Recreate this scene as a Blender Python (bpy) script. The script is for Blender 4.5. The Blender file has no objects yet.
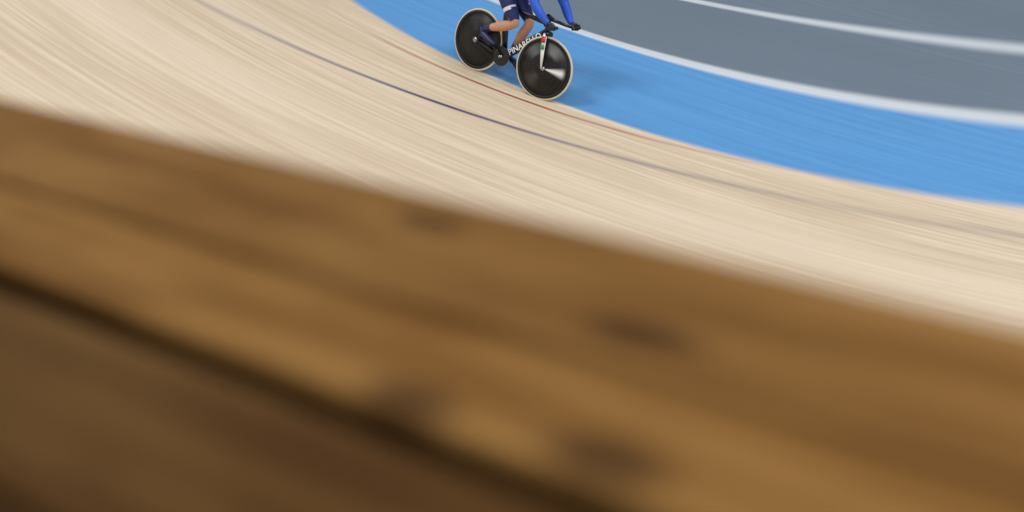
import bpy, bmesh, math
from mathutils import Vector, Matrix
S=bpy.context.scene
S.view_settings.view_transform='Standard'
th=math.radians(37.6);H=7.7
CX,CY,R=7.071,21.818,11.292          # bend centre and inner-edge radius (m)
polys=[(0.085,-0.175,-1.500),(0.267,-0.435,-2.978),(0.329,-0.420,0.801),(-0.088,-0.316,0.148)]
def fz(v): return 0.2*v+0.02*v*v if v>0 else 0.0
# ---------- helpers ----------
def coll(o,parent=None):
    S.collection.objects.link(o)
    if parent: o.parent=parent
    return o
def empty(name):
    e=bpy.data.objects.new(name,None);S.collection.objects.link(e);return e
class NB:
    def __init__(s,name,rough=0.5,spec=0.5):
        m=bpy.data.materials.new(name);m.use_nodes=True;s.m=m;s.nt=m.node_tree
        s.b=s.nt.nodes['Principled BSDF'];s.b.inputs['Roughness'].default_value=rough
        s.b.inputs['Specular IOR Level'].default_value=spec
    def n(s,t,**k):
        x=s.nt.nodes.new(t)
        for a,v in k.items(): setattr(x,a,v)
        return x
    def put(s,sock,v):
        if isinstance(v,bpy.types.NodeSocket): s.nt.links.new(v,sock)
        else: sock.default_value=v
    def math(s,op,a,b=0.0,c=None):
        x=s.n('ShaderNodeMath',operation=op);s.put(x.inputs[0],a);s.put(x.inputs[1],b)
        if c is not None: s.put(x.inputs[2],c)
        return x.outputs[0]
    def sstep(s,v,lo,hi,a=0.0,b=1.0):
        x=s.n('ShaderNodeMapRange',interpolation_type='SMOOTHSTEP')
        s.put(x.inputs[0],v);s.put(x.inputs[1],lo);s.put(x.inputs[2],hi);s.put(x.inputs[3],a);s.put(x.inputs[4],b)
        return x.outputs[0]
    def attr(s,name): return s.n('ShaderNodeAttribute',attribute_name=name).outputs['Fac']
    def mix(s,fac,a,b):
        x=s.n('ShaderNodeMix',data_type='RGBA');s.put(x.inputs[0],fac);s.put(x.inputs[6],a);s.put(x.inputs[7],b);return x.outputs[2]
    def xyz(s,x,y,z=0.0):
        k=s.n('ShaderNodeCombineXYZ');s.put(k.inputs[0],x);s.put(k.inputs[1],y);s.put(k.inputs[2],z);return k.outputs[0]
    def noise(s,vec,scale=1.0,detail=3.0,rough=0.5):
        k=s.n('ShaderNodeTexNoise');s.put(k.inputs['Vector'],vec);k.inputs['Scale'].default_value=scale
        k.inputs['Detail'].default_value=detail;k.inputs['Roughness'].default_value=rough;return k.outputs['Fac']
    def col(s,v): s.put(s.b.inputs['Base Color'],v);return s.m
def lin(r,g,b):
    k=lambda v:(v/255/12.92 if v/255<=0.04045 else ((v/255+0.055)/1.055)**2.4)
    return (k(r),k(g),k(b),1)
def plain(name,rgb,rough=0.5,metal=0.0,var=0.12,scale=30):
    b=NB(name,rough);tc=b.n('ShaderNodeTexCoord').outputs['Object']
    n=b.noise(tc,scale,2.0)
    A=lin(*rgb);Bc=tuple(min(1,v*(1+var)) for v in A[:3])+(1,);A=tuple(v*(1-var) for v in A[:3])+(1,)
    b.b.inputs['Metallic'].default_value=metal
    return b.col(b.mix(n,A,Bc))
# ---------- track & floor ----------
def T(a): return max(-1.35,min(1.1,(a+120)/20))
def pv(k,a):
    t=T(a);return k[0]*t*t+k[1]*t+k[2]
GX,GY=17.0,35.2   # centre of the (gentler) curve the track boards are laid along
def surf_mat(name,wood):
    b=NB(name,0.55 if wood else 0.6,0.25)
    U=b.attr('garc');g=b.attr('goff');s=b.attr('off');so=b.attr('soft')
    st=b.noise(b.xyz(b.math('MULTIPLY',U,0.5),b.math('MULTIPLY',g,15.0)),1.0,4.0,0.55)
    st2=b.noise(b.xyz(b.math('MULTIPLY',U,0.25),b.math('MULTIPLY',g,3.0),5.0),1.0,3.0,0.5)
    bigr=b.noise(b.xyz(b.math('MULTIPLY',U,0.15),b.math('MULTIPLY',g,0.9)),1.0,2.0)
    w=b.mix(b.sstep(st,0.28,0.72),lin(192,173,147),lin(217,199,173))
    w=b.mix(b.math('MULTIPLY',b.sstep(st2,0.4,0.7),0.65),w,lin(194,174,147))
    w=b.mix(b.math('MULTIPLY',b.sstep(bigr,0.4,0.7),0.5),w,lin(222,205,181))
    def line(dn,hw,sf,strength=1.0):
        d=b.math('ABSOLUTE',b.attr(dn))
        return b.math('MULTIPLY',b.sstep(d,b.math('SUBTRACT',hw,sf),b.math('ADD',hw,sf),1.0,0.0),strength)
    m3=b.math('MULTIPLY',line('d3',0.028,b.attr('soft3')),b.attr('fade3'))
    w=b.mix(m3,w,lin(50,58,98))
    m4=b.math('MULTIPLY',line('d4',0.019,so),b.attr('fade4'))
    w=b.mix(m4,w,lin(135,30,34))
    blue=b.mix(b.sstep(st,0.3,0.7),lin(80,139,194),lin(88,147,201))
    grey=b.mix(b.sstep(st,0.3,0.7),lin(101,115,129),lin(109,123,137))
    g2=b.mix(b.sstep(bigr,0.3,0.7),grey,lin(100,114,128))
    m0=b.sstep(s,b.math('MULTIPLY',so,-1.0),so)
    inner=b.mix(b.sstep(b.attr('d1'),b.math('MULTIPLY',so,-1.0),so),g2,blue)
    col=b.mix(m0,inner,w)
    white=lin(200,206,212)
    col=b.mix(line('d1',b.attr('hw1'),so,0.95),col,white)
    col=b.mix(line('d2',b.attr('hw2'),so,0.85),col,white)
    return b.col(col)
def ringmesh(name,rows,mat,zf=None):
    na=480;vs=[];fs=[];info=[]
    for i in range(na+1):
        a=-270+360*i/na
        for j,o in enumerate(rows(a)):
            r=R+o;vs.append((CX+r*math.cos(math.radians(a)),CY+r*math.sin(math.radians(a)),fz(o) if zf is None else zf(j)));info.append((a,o))
    m=len(rows(0))
    for i in range(na):
        for j in range(m-1):
            p=i*m+j;fs.append((p,p+1,p+m+1,p+m))
    me=bpy.data.meshes.new(name);me.from_pydata(vs,[],fs)
    def at(n,vals):
        A=me.attributes.new(n,'FLOAT','POINT');A.data.foreach_set('value',vals)
    F=lambda fn:[fn(a,o) for a,o in info]
    at('off',F(lambda a,o:o))
    at('goff',[math.hypot(v[0]-GX,v[1]-GY) for v in vs])
    at('garc',[28*math.atan2(v[0]-GX,GY-v[1]) for v in vs])
    for k in range(4): at('d%d'%(k+1),F(lambda a,o:o-pv(polys[k],a)))
    e=lambda a:abs(T(a)+0.45)
    at('soft',F(lambda a,o:0.018+0.07*min(1.4,e(a))**1.3))
    at('soft3',F(lambda a,o:0.018+0.13*min(1.4,e(a))**1.3))
    at('hw1',F(lambda a,o:0.05+0.065*max(0,min(1,(a+130)/28))))
    at('hw2',F(lambda a,o:0.05+0.055*max(0,min(1,(a+122)/20))))
    at('fade3',F(lambda a,o:max(0.34,0.98-0.7*e(a))))
    at('fade4',F(lambda a,o:max(0.0,1.0-1.2*abs(T(a)+0.35))))
    me.update()
    for p in me.polygons:p.use_smooth=True
    me.materials.append(mat);return coll(bpy.data.objects.new(name,me))
def rows_track(a):
    l=pv(polys[0],a);return [l,l*0.75,l*0.5,l*0.25,0]+[0.2*i for i in range(1,41)]
def rows_floor(a):
    l=pv(polys[0],a);return [-R+0.001+(R+l)*k/40 for k in range(41)]+[l+0.02,8,20]
ringmesh('velodrome_track',rows_track,surf_mat('track_surface',True))
ringmesh('floor',rows_floor,surf_mat('infield_surface',False),lambda j:0.0 if j<=40 else -0.04)
# ---------- foreground wooden barrier ----------
Vv=Vector((-0.743,0.623,-0.245)).normalized();Wv=Vector((-0.643,-0.766,0)).normalized()
Wv=(Wv-Vv*Wv.dot(Vv)).normalized();Nv=Vv.cross(Wv)
if Nv.z<0: Nv=-Nv
dP=Vector((0,math.cos(th)+0.0325*math.sin(th),-math.sin(th)+0.0325*math.cos(th)))*1.3
P0v=Vector((0,0,H))+dP
def barrier_mat():
    b=NB('knotty_pine',0.8,0.06);uv=b.n('ShaderNodeUVMap',uv_map='UVMap').outputs[0]
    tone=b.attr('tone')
    sp=b.n('ShaderNodeSeparateXYZ');b.put(sp.inputs[0],uv);u,w=sp.outputs[0],sp.outputs[1]
    st=b.noise(b.xyz(b.math('MULTIPLY',u,2.0),b.math('MULTIPLY',w,24.0)),1.0,4.0,0.55)
    bg=b.noise(b.xyz(b.math('MULTIPLY',u,3.0),b.math('MULTIPLY',w,9.0),3.0),1.0,2.0)
    k=b.mix(b.sstep(st,0.3,0.7),lin(108,74,34),lin(140,103,56))
    k=b.mix(b.math('MULTIPLY',b.sstep(bg,0.42,0.72),0.5),k,lin(88,54,20))
    kn=None
    for (x,y,a,c) in [(.06,.049,.06,.018),(-.24,.124,.07,.024),(-.13,.27,.06,.028),(-.31,.261,.065,.032),(-0.9,0.05,.05,.016),(1.6,0.2,.05,.016),(2.3,0.07,.05,.016),(3.2,0.25,.05,.016)]:
        dx=b.math('DIVIDE',b.math('SUBTRACT',u,x),a);dy=b.math('DIVIDE',b.math('SUBTRACT',w,y),c)
        d=b.math('SQRT',b.math('ADD',b.math('MULTIPLY',dx,dx),b.math('MULTIPLY',dy,dy)))
        m=b.sstep(d,0.3,1.2,1.0,0.0);kn=m if kn is None else b.math('MAXIMUM',kn,m)
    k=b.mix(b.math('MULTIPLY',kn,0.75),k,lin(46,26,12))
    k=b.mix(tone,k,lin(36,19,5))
    return b.col(k)
pine=barrier_mat()
def board(bm,uvl,tl,u0,u1,w0,w1,thk=0.03,dz=0.0,tone=0.0):
    bev=0.006
    prof=[(w0,-thk),(w0,-bev),(w0+bev,0),(w1-bev,0),(w1,-bev),(w1,-thk)]
    nseg=12;rows=[]
    for i in range(nseg+1):
        u=u0+(u1-u0)*i/nseg;r=[]
        for (w,z) in prof:
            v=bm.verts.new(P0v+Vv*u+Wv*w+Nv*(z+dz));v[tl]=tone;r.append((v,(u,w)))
        rows.append(r)
    def F(l):
        fc=bm.faces.new([x[0] for x in l])
        for lp,x in zip(fc.loops,l): lp[uvl].uv=x[1]
    n=len(prof)
    for i in range(nseg):
        for j in range(n): F([rows[i][j],rows[i][(j+1)%n],rows[i+1][(j+1)%n],rows[i+1][j]])
    F(rows[0]);F(rows[-1][::-1])
wB,wC=0.166,0.301
bm=bmesh.new();uvl=bm.loops.layers.uv.new('UVMap');tl=bm.verts.layers.float.new('tone')
for a,b_,t in [(0,wB-0.001,.12),(wB+0.001,wC-0.012,0),(wC+0.014,wC+0.20,.62),(wC+0.202,wC+0.36,.85)]: board(bm,uvl,tl,-1.6,7.0,a,b_,tone=t)  # lower planks: tone puts shade into their colour
bmesh.ops.recalc_face_normals(bm,faces=bm.faces)
me=bpy.data.meshes.new('wooden_barrier');bm.to_mesh(me);bm.free();me.materials.append(pine)
barrier=empty('wooden_barrier')
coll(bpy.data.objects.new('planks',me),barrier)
bm=bmesh.new();uvl=bm.loops.layers.uv.new('UVMap');tl=bm.verts.layers.float.new('tone')
board(bm,uvl,tl,-1.6,7.0,0.04,wC+0.33,0.04,-0.034)
for u in (-1.3,0.6,2.6,4.6,6.6):
    p=P0v+Vv*u+Wv*(0.25)-Nv*0.06
    zt=p.z+0.02;zb=-0.04
    mt=Matrix.Translation((p.x,p.y,(zt+zb)/2))@Matrix.Diagonal((0.1,0.1,zt-zb,1))
    bmesh.ops.create_cube(bm,size=1,matrix=mt)
bmesh.ops.recalc_face_normals(bm,faces=bm.faces)
me=bpy.data.meshes.new('frame');bm.to_mesh(me);bm.free()
me.materials.append(plain('dark_timber',(32,17,6),0.9));coll(bpy.data.objects.new('frame_and_posts',me),barrier)
# ---------- bicycle ----------
phi=math.radians(41.5);lean=math.radians(22);WB=0.935
X=Vector((math.cos(phi),-math.sin(phi),0));I=Vector((math.sin(phi),math.cos(phi),0));Zu=Vector((0,0,1))
Zb=Zu*math.cos(lean)+I*math.sin(lean);Yb=I*math.cos(lean)-Zu*math.sin(lean)
loc=Vector((-0.445,13.325,0.010))
M=Matrix(((X.x,Yb.x,Zb.x,loc.x),(X.y,Yb.y,Zb.y,loc.y),(X.z,Yb.z,Zb.z,loc.z),(0,0,0,1)))
bike=empty('track_bicycle');bike.matrix_world=M
black=plain('carbon_black',(14,15,18),0.35);tan=plain('pale_tyre',(206,200,176),0.7);dark=plain('black_rubber',(20,20,20),0.7)
steel=plain('chrome_steel',(170,170,175),0.3,0.9);whitep=plain('white_decal',(240,240,240),0.5);redp=plain('red_decal',(200,40,45),0.4);greenp=plain('green_decal',(60,150,90),0.4)
def V3(*a): return Vector(a)
def tube(name,pts,rs,mat,parent,wy=1.0,seg=16,side=V3(0,1,0)):
    bm=bmesh.new();rings=[];pts=[Vector(p) for p in pts]
    for i,p in enumerate(pts):
        d=(pts[min(i+1,len(pts)-1)]-pts[max(i-1,0)]).normalized()
        sd=side-d*side.dot(d)
        sd=V3(1,0,0)-d*d.x if sd.length<0.1 else sd
        sd.normalize();up=d.cross(sd)
        r=rs[i] if isinstance(rs,(list,tuple)) else rs
        rings.append([bm.verts.new(p+sd*math.cos(2*math.pi*k/seg)*r*wy+up*math.sin(2*math.pi*k/seg)*r) for k in range(seg)])
    for i in range(len(rings)-1):
        for k in range(seg): bm.faces.new((rings[i][k],rings[i][(k+1)%seg],rings[i+1][(k+1)%seg],rings[i+1][k]))
    bm.faces.new(rings[0][::-1]);bm.faces.new(rings[-1])
    bmesh.ops.recalc_face_normals(bm,faces=bm.faces)
    me=bpy.data.meshes.new(name);bm.to_mesh(me);bm.free()
    for p in me.polygons:p.use_smooth=True
    me.materials.append(mat);return coll(bpy.data.objects.new(name,me),parent)
def lathe(name,prof,mats,parent,seg=72,closed=False):
    bm=bmesh.new();rings=[]
    for (r,y) in prof:
        rings.append([bm.verts.new((r*math.cos(2*math.pi*k/seg),y,r*math.sin(2*math.pi*k/seg))) for k in range(seg)])
    n=len(prof)
    for i in range(n if closed else n-1):
        A,B=rings[i],rings[(i+1)%n]
        for k in range(seg): bm.faces.new((A[k],A[(k+1)%seg],B[(k+1)%seg],B[k]))
    bmesh.ops.remove_doubles(bm,verts=bm.verts,dist=1e-5)
    bmesh.ops.recalc_face_normals(bm,faces=bm.faces)
    me=bpy.data.meshes.new(name);bm.to_mesh(me);bm.free()
    for p in me.polygons:p.use_smooth=True
    me.materials.append(mats);return coll(bpy.data.objects.new(name,me),parent)
def disc_mat(name,wedges,base):
    b=NB(name,0.45,0.3);tc=b.n('ShaderNodeTexCoord').outputs['Object']
    sp=b.n('ShaderNodeSeparateXYZ');b.put(sp.inputs[0],tc);x,z=sp.outputs[0],sp.outputs[2]
    r=b.math('SQRT',b.math('ADD',b.math('MULTIPLY',x,x),b.math('MULTIPLY',z,z)));an=b.math('ARCTAN2',z,x)
    k=b.mix(b.sstep(b.noise(b.xyz(b.math('MULTIPLY',an,1.2),b.math('MULTIPLY',r,60.0)),1.0,2.0),0.35,0.75),lin(*base),lin(base[0]+24,base[1]+24,base[2]+25))
    for (a0,aw,r0,r1,colr,st) in wedges:
        d=b.math('ABSOLUTE',b.math('SUBTRACT',an,a0))
        m=b.math('MULTIPLY',b.sstep(d,0.0,aw,1.0,0.0),b.math('MULTIPLY',b.sstep(r,r0-0.02,r0+0.02),b.sstep(r,r1-0.03,r1+0.03,1.0,0.0)))
        k=b.mix(b.math('MULTIPLY',m,st),k,lin(*colr))
    return b.col(k)
def wheel(name,wedges,base,parent,cx,steer=0):
    e=bpy.data.objects.new(name,None);coll(e,parent);e.location=(cx,0,0.335)
    if steer: e.rotation_euler=(0,0,steer)
    Rr=0.335
    lathe('tyre',[(Rr-0.0125+0.0125*math.cos(t),0.0125*math.sin(t)) for t in [2*math.pi*i/12 for i in range(12)]],tan,e,96,True)
    lathe('rim',[(Rr-0.02,-0.0135),(Rr-0.05,-0.014),(Rr-0.05,0.014),(Rr-0.02,0.0135)],dark,e,96,True)
    lathe('disc',[(0.001,-0.03),(0.05,-0.03),(Rr-0.048,-0.012),(Rr-0.045,0),(Rr-0.048,0.012),(0.05,0.03),(0.001,0.03)],disc_mat(name+'_disc',wedges,base),e,96)
    lathe('hub',[(0.001,-0.05),(0.018,-0.05),(0.024,-0.03),(0.024,0.03),(0.018,0.05),(0.001,0.05)],steel,e,24)
    return e
wheel('rear_wheel',[(0.3,0.35,0.1,0.26,(80,80,82),0.5),(2.0,0.5,0.1,0.26,(60,60,62),0.5)],(12,12,14),bike,0.0)
wheel('front_wheel',[(0.05,0.32,0.02,0.24,(240,240,240),0.95),(2.4,0.6,0.16,0.27,(130,130,130),0.5),(-2.2,0.6,0.1,0.25,(90,88,84),0.5),(1.2,0.6,0.16,0.28,(150,150,150),0.45)],(16,16,17),bike,WB,math.radians(9))
BB=V3(0.39,0,0.28)
tube('down_tube',[BB,(0.62,0,0.49),(0.855,0,0.70)],[0.04,0.05,0.045],black,bike,0.4)
tube('seat_tube',[BB,(0.31,0,0.58),(0.25,0,0.83)],[0.035,0.04,0.03],black,bike,0.4)
tube('top_tube',[(0.26,0,0.78),(0.5,0,0.79),(0.82,0,0.79)],[0.025,0.022,0.03],black,bike,0.6)
tube('head_tube',[(0.865,0,0.67),(0.84,0,0.76),(0.815,0,0.84)],[0.035,0.032,0.03],black,bike,0.7)
tube('seat_post',[(0.25,0,0.83),(0.225,0,0.93)],[0.025,0.025],black,bike,0.45)
for sg,nm in ((1,'left'),(-1,'right')):
    tube('chain_stay_'+nm,[(0.38,0.025*sg,0.285),(0.2,0.05*sg,0.30),(0.0,0.058*sg,0.335)],[0.02,0.016,0.012],black,bike,0.6)
    tube('seat_stay_'+nm,[(0.30,0.02*sg,0.62),(0.12,0.045*sg,0.47),(0.0,0.058*sg,0.335)],[0.016,0.013,0.011],black,bike,0.6)
    tube('fork_blade_'+nm,[(0.86,0.045*sg,0.69),(0.895,0.06*sg,0.52),(WB,0.062*sg,0.335)],[0.03,0.024,0.010],black if sg>0 else whitep,bike,0.35)
    tube('fork_stripe_'+nm,[(0.866,0.058*sg,0.66),(0.878,0.068*sg,0.60)],[0.028,0.028],redp,bike,0.2)
    tube('fork_patch_'+nm,[(0.882,0.068*sg,0.58),(0.893,0.072*sg,0.53)],[0.026,0.026],greenp,bike,0.2)
    tube('base_bar_'+nm,[(0.86,0,0.84),(0.90,0.10*sg,0.82),(0.93,0.18*sg,0.80),(0.99,0.20*sg,0.80),(1.09,0.20*sg,0.825)],[0.018,0.017,0.015,0.014,0.013],black,bike,1.0,12,V3(0,0,1))
    tube('grip_'+nm,[(1.0,0.20*sg,0.80),(1.10,0.20*sg,0.827)],[0.0165,0.0165],dark,bike,1.0,12,V3(0,0,1))
tube('fork_crown',[(0.865,-0.055,0.68),(0.865,0.055,0.68)],[0.03,0.03],black,bike,1.0,12,V3(0,0,1))
tube('stem',[(0.80,0,0.86),(0.88,0,0.85)],[0.028,0.022],black,bike,0.8)
tube('crank_axle',[(0.39,-0.09,0.28),(0.39,0.09,0.28)],[0.014,0.014],steel,bike,1.0,12,V3(0,0,1))
cr=lathe('chainring',[(0.001,-0.003),(0.03,-0.004),(0.098,-0.003),(0.103,-0.0015),(0.103,0.0015),(0.098,0.003),(0.001,0.003)],black,bike,48);cr.location=(0.39,-0.05,0.28)
cg=lathe('sprocket',[(0.001,-0.003),(0.028,-0.002),(0.028,0.002),(0.001,0.003)],steel,bike,24);cg.location=(0,-0.062,0.335)
tube('chain_upper',[(0.0,-0.06,0.363),(0.385,-0.05,0.383)],[0.005,0.005],dark,bike,0.8,8)
tube('chain_lower',[(0.0,-0.06,0.307),(0.385,-0.05,0.177)],[0.005,0.005],dark,bike,0.8,8)
for sg,nm,px,pz in ((-1,'right',0.255,0.375),(1,'left',0.525,0.185)):
    tube('crank_arm_'+nm,[(0.39,0.08*sg,0.28),(px,0.085*sg,pz)],[0.018,0.012],black,bike,0.5)
    tube('pedal_'+nm,[(px,0.08*sg,pz),(px,0.10*sg,pz),(px,0.155*sg,pz)],[0.009,0.018,0.016],dark,bike,1.6,12,V3(1,0,0))
bm=bmesh.new();rings=[]
for x,w,z in [(0.07,0.045,0.965),(0.10,0.068,0.972),(0.15,0.066,0.965),(0.21,0.035,0.957),(0.27,0.022,0.955),(0.32,0.018,0.952),(0.34,0.01,0.945)]:
    rings.append([bm.verts.new((x,w*math.cos(t),z-0.02+(0.012 if math.sin(t)>0 else 0.03)*math.sin(t))) for t in [2*math.pi*k/16 for k in range(16)]])
for i in range(len(rings)-1):
    for k in range(16): bm.faces.new((rings[i][k],rings[i][(k+1)%16],rings[i+1][(k+1)%16],rings[i+1][k]))
bm.faces.new(rings[0]);bm.faces.new(rings[-1]);bmesh.ops.recalc_face_normals(bm,faces=bm.faces)
me=bpy.data.meshes.new('saddle');bm.to_mesh(me);bm.free();me.materials.append(black)
for p in me.polygons:p.use_smooth=True
coll(bpy.data.objects.new('saddle',me),bike)
cu=bpy.data.curves.new('frame_lettering','FONT');cu.body='PINARELLO';cu.size=0.088;cu.extrude=0.0008;cu.align_x='CENTER';cu.align_y='CENTER';cu.space_character=1.05;cu.offset=0.0015
D=V3(0.465,0,0.42).normalized();U=V3(-D.z,0,D.x);Nn=V3(0,-1,0)
cu.materials.append(whitep)
tx=coll(bpy.data.objects.new('frame_lettering',cu),bike)
p=V3(0.625,-0.0215,0.495);tx.matrix_local=Matrix(((D.x,U.x,Nn.x,p.x),(D.y,U.y,Nn.y,p.y),(D.z,U.z,Nn.z,p.z),(0,0,0,1)))
# ---------- cyclist ----------
rider=empty('cyclist');rider.matrix_world=M
navy=plain('navy_shorts',(18,34,90),0.6);royal=plain('royal_blue_jersey',(26,84,196),0.55);skin=plain('skin',(200,146,118),0.5,0,0.05)
whitec=plain('white_trim',(215,220,230),0.6)
shoe=plain('blue_overshoe',(36,46,92),0.45);glove=plain('glove',(50,46,62),0.6);helm=plain('white_helmet',(225,228,232),0.25);visor=plain('dark_visor',(15,15,25),0.1)
def skinned(name,verts,edges,root,sub,parent,matfn,mats):
    me=bpy.data.meshes.new(name);me.from_pydata([v[0] for v in verts],edges,[]);o=coll(bpy.data.objects.new(name+'_t',me))
    o.modifiers.new('Skin','SKIN')
    for i,v in enumerate(verts):
        sv=me.skin_vertices[0].data[i];r=v[1];sv.radius=r if isinstance(r,tuple) else (r,r);sv.use_root=(i==root)
    sm=o.modifiers.new('Sub','SUBSURF');sm.levels=sub;sm.render_levels=sub
    o.modifiers['Skin'].use_smooth_shade=True
    dg=bpy.context.evaluated_depsgraph_get();dg.update()
    m2=bpy.data.meshes.new_from_object(o.evaluated_get(dg));bpy.data.objects.remove(o)
    m2.materials.clear()
    for m in mats:m2.materials.append(m)
    for p in m2.polygons:
        p.use_smooth=True;p.material_index=matfn(p.center)
    m2.name=name;return coll(bpy.data.objects.new(name,m2),parent)
vb=[((.20,0,1.01),(.14,.12)),((.33,0,1.10),(.135,.115)),((.48,0,1.18),(.15,.12)),((.60,0,1.22),(.14,.10)),((.70,0,1.26),.065),((.77,0,1.31),.06)]
ed=[(0,1),(1,2),(2,3),(3,4),(4,5)]
def chain(start,pts):
    pr=start
    for p in pts:
        vb.append(p);ed.append((pr,len(vb)-1));pr=len(vb)-1
for sg in (1,-1):
    chain(3,[((.65,.17*sg,1.20),.075),((.72,.225*sg,1.09),.065),((.79,.265*sg,.985),.054),((.87,.245*sg,.91),.053),((.96,.21*sg,.845),.034),((.985,.205*sg,.835),.030)])
knR=V3(.508,-.105,.671);anR=V3(.115,-.12,.50);knL=V3(.537,.105,.703);anL=V3(.375,.12,.305)
for sg,kn,an in ((-1,knR,anR),(1,knL,anL)):
    hp=V3(.22,.085*sg,.98)
    chain(0,[(tuple(hp),.100),(tuple(hp.lerp(kn,.35)),.100),(tuple(hp.lerp(kn,.75)),.078),(tuple(kn),.061),(tuple(kn.lerp(an,.18)),.056),(tuple(kn.lerp(an,.38)+V3(-.01,0,-.005)),.061),(tuple(kn.lerp(an,.75)),.041),(tuple(an),.034)])
def bodymat(p):
    x,y,z=p
    for kn,an,sg in ((knR,anR,-1),(knL,anL,1)):
        hp=V3(.22,.085*sg,.98)
        def seg(a,b):
            t=max(0,min(1,(p-a).dot(b-a)/(b-a).length_squared));return (p-a.lerp(b,t)).length,t
        d,t=seg(kn,an)
        if d<.085 and t>.08 and z<.80 and y*sg>0:
            return 3 if t>.72 else 2
        d,t=seg(hp,kn)
        if y*sg>-0.01 and t>.05 and d<.14 and z<1.02:
            return 2 if t>.92 else (4 if .55<t<.62 and y*sg>.1 else 0)
    if x*.8+z*.6>1.385 and abs(y)<.1 and x>.70: return 2
    if x*.85+z*.5<.86 : return 0
    return 1
skinned('body',vb,ed,0,3,rider,bodymat,[navy,royal,skin,shoe,whitec])
for sg,px,pz,hl,an,nm in ((-1,.255,.375,V3(.085,-.12,.445),anR,'right'),(1,.525,.185,V3(.35,.12,.245),anL,'left')):
    ball=V3(px,.12*sg,pz+.035);toe=ball+(ball-hl).normalized()*.075
    skinned('shoe_'+nm,[(tuple(an+V3(0,0,.01)),.036),(tuple(hl+V3(.015,0,.01)),(.034,.032)),(tuple(hl.lerp(ball,.5)+V3(0,0,.008)),(.036,.036)),(tuple(ball),(.042,.028)),(tuple(toe),(.03,.018))],[(0,1),(1,2),(2,3),(3,4)],1,2,rider,lambda p:0,[shoe])
for sg,nm in ((1,'left'),(-1,'right')):
    yy=.205*sg
    skinned('palm_'+nm,[((.975,yy,.84),(.024,.02)),((1.005,yy+.004*sg,.842),(.034,.017)),((1.045,yy+.008*sg,.848),(.036,.016))],[(0,1),(1,2)],0,2,rider,lambda p:0,[glove])
    for i in range(4):
        x0=1.010+.019*i;zc=.803+.005*i;L=(0.9,1.0,1.0,.92)[3-i]
        pts=[]
        for a,rr in ((70,.040),(25,.034*L+.002),(-25,.030),(-75,.028),(-120,.026)):
            pts.append(((x0,.20*sg+sg*math.cos(math.radians(a))*rr,zc+math.sin(math.radians(a))*rr),.0088 if a>-70 else .0075))
        skinned('finger_%s_%d'%(nm,i+1),pts,[(k,k+1) for k in range(4)],0,2,rider,lambda p:0,[glove])
    skinned('thumb_'+nm,[((.995,yy-.02*sg,.838),.012),((1.02,.20*sg-.034*sg,.825),.0105),((1.05,.20*sg-.034*sg,.808),.0095),((1.065,.20*sg-.026*sg,.79),.0085)],[(0,1),(1,2),(2,3)],0,2,rider,lambda p:0,[glove])
def blob(name,loc,sc,mat,fn=None,parent=rider,seg=32):
    bm=bmesh.new();bmesh.ops.create_uvsphere(bm,u_segments=seg,v_segments=seg//2,radius=1)
    for v in bm.verts:
        if fn: v.co=fn(v.co.copy())
        v.co=Vector((v.co.x*sc[0],v.co.y*sc[1],v.co.z*sc[2]))+Vector(loc)
    me=bpy.data.meshes.new(name);bm.to_mesh(me);bm.free()
    for p in me.polygons:p.use_smooth=True
    me.materials.append(mat);return coll(bpy.data.objects.new(name,me),parent)
def headfn(v):
    if v.x>0 and v.z<0: v.y*=1-.35*(-v.z);v.x*=1+.05*v.z
    if v.x<0 and v.z<-.2: v.x*=.8
    if v.x>.8 and abs(v.y)<.22 and -.35<v.z<.12: v.x+=.22*(1-abs(v.y)/.22)*(.5-v.z)
    return v
blob('head',(.835,0,1.365),(.095,.076,.12),skin,headfn,seg=48)
eye=plain('eye',(40,30,25),0.2);lip=plain('lips',(165,90,85),0.5)
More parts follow.
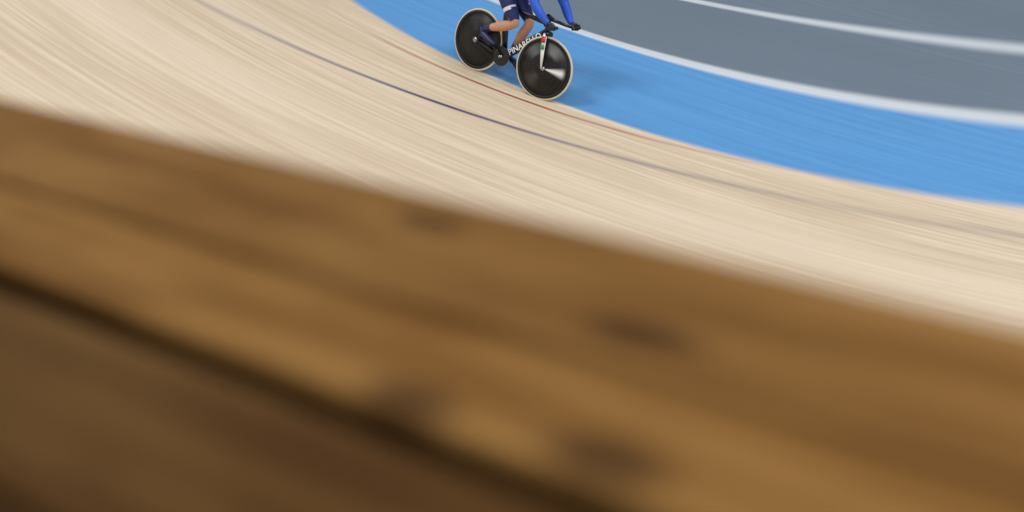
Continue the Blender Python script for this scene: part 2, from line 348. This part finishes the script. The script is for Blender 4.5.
for sg,nm in ((1,'left'),(-1,'right')):
    blob('eye_'+nm,(.915,.03*sg,1.372),(.01,.014,.008),eye,seg=12)
    blob('ear_'+nm,(.83,.074*sg,1.36),(.02,.01,.032),skin,seg=12)
blob('mouth',(.918,0,1.31),(.008,.025,.006),lip,seg=12)
def helmfn(v):
    if v.x<0: v.x*=1.75;v.z*=1+.25*v.x if v.x>-1.7 else .6;v.y*=1+.22*v.x
    if v.z<-.1: v.z=-.1
    return v
blob('helmet',(.825,0,1.39),(.112,.09,.105),helm,helmfn)
blob('visor',(.84,0,1.385),(.105,.088,.05),visor,lambda v:Vector((max(v.x,0),v.y,v.z)))
# ---------- lights & world ----------
def area(name,loc,tgt,size,power,col=(1,1,1)):
    L=bpy.data.lights.new(name,'AREA');L.size=size;L.energy=power;L.color=col
    o=coll(bpy.data.objects.new(name,L));o.location=loc
    o.rotation_euler=(Vector(tgt)-Vector(loc)).to_track_quat('-Z','Y').to_euler()
area('floodlight',(-6,14,12),(0.5,12.5,0),2.5,680)
area('floodlight',(9,10,13),(3.5,11,0),4,900)
area('floodlight',(2,3,14),(1.5,6,1),4,440)
L=bpy.data.lights.new('added_barrier_spot','SPOT');L.energy=72;L.spot_size=math.radians(75);L.spot_blend=1;L.shadow_soft_size=0.2;L.color=(1,.93,.82)  # added unseen lamp; its falloff brightens the right end of the planks
o=coll(bpy.data.objects.new('added_barrier_spot',L));o.location=(1.8,-0.25,8.4);o.rotation_euler=(Vector((0.4,0.6,6.9))-o.location).to_track_quat('-Z','Y').to_euler()
w=bpy.data.worlds.new('arena');S.world=w;w.use_nodes=True
w.node_tree.nodes['Background'].inputs[0].default_value=(.95,.97,1,1);w.node_tree.nodes['Background'].inputs[1].default_value=0.48
# ---------- camera ----------
cd=bpy.data.cameras.new('camera');cd.lens=49.2;cd.sensor_width=36;cd.clip_start=0.05;cd.clip_end=200
cd.dof.use_dof=True;cd.dof.focus_distance=14.6;cd.dof.aperture_fstop=1.6
cam=coll(bpy.data.objects.new('camera',cd));cam.location=(0,0,H);cam.rotation_euler=(math.pi/2-th,0,0)
S.camera=cam
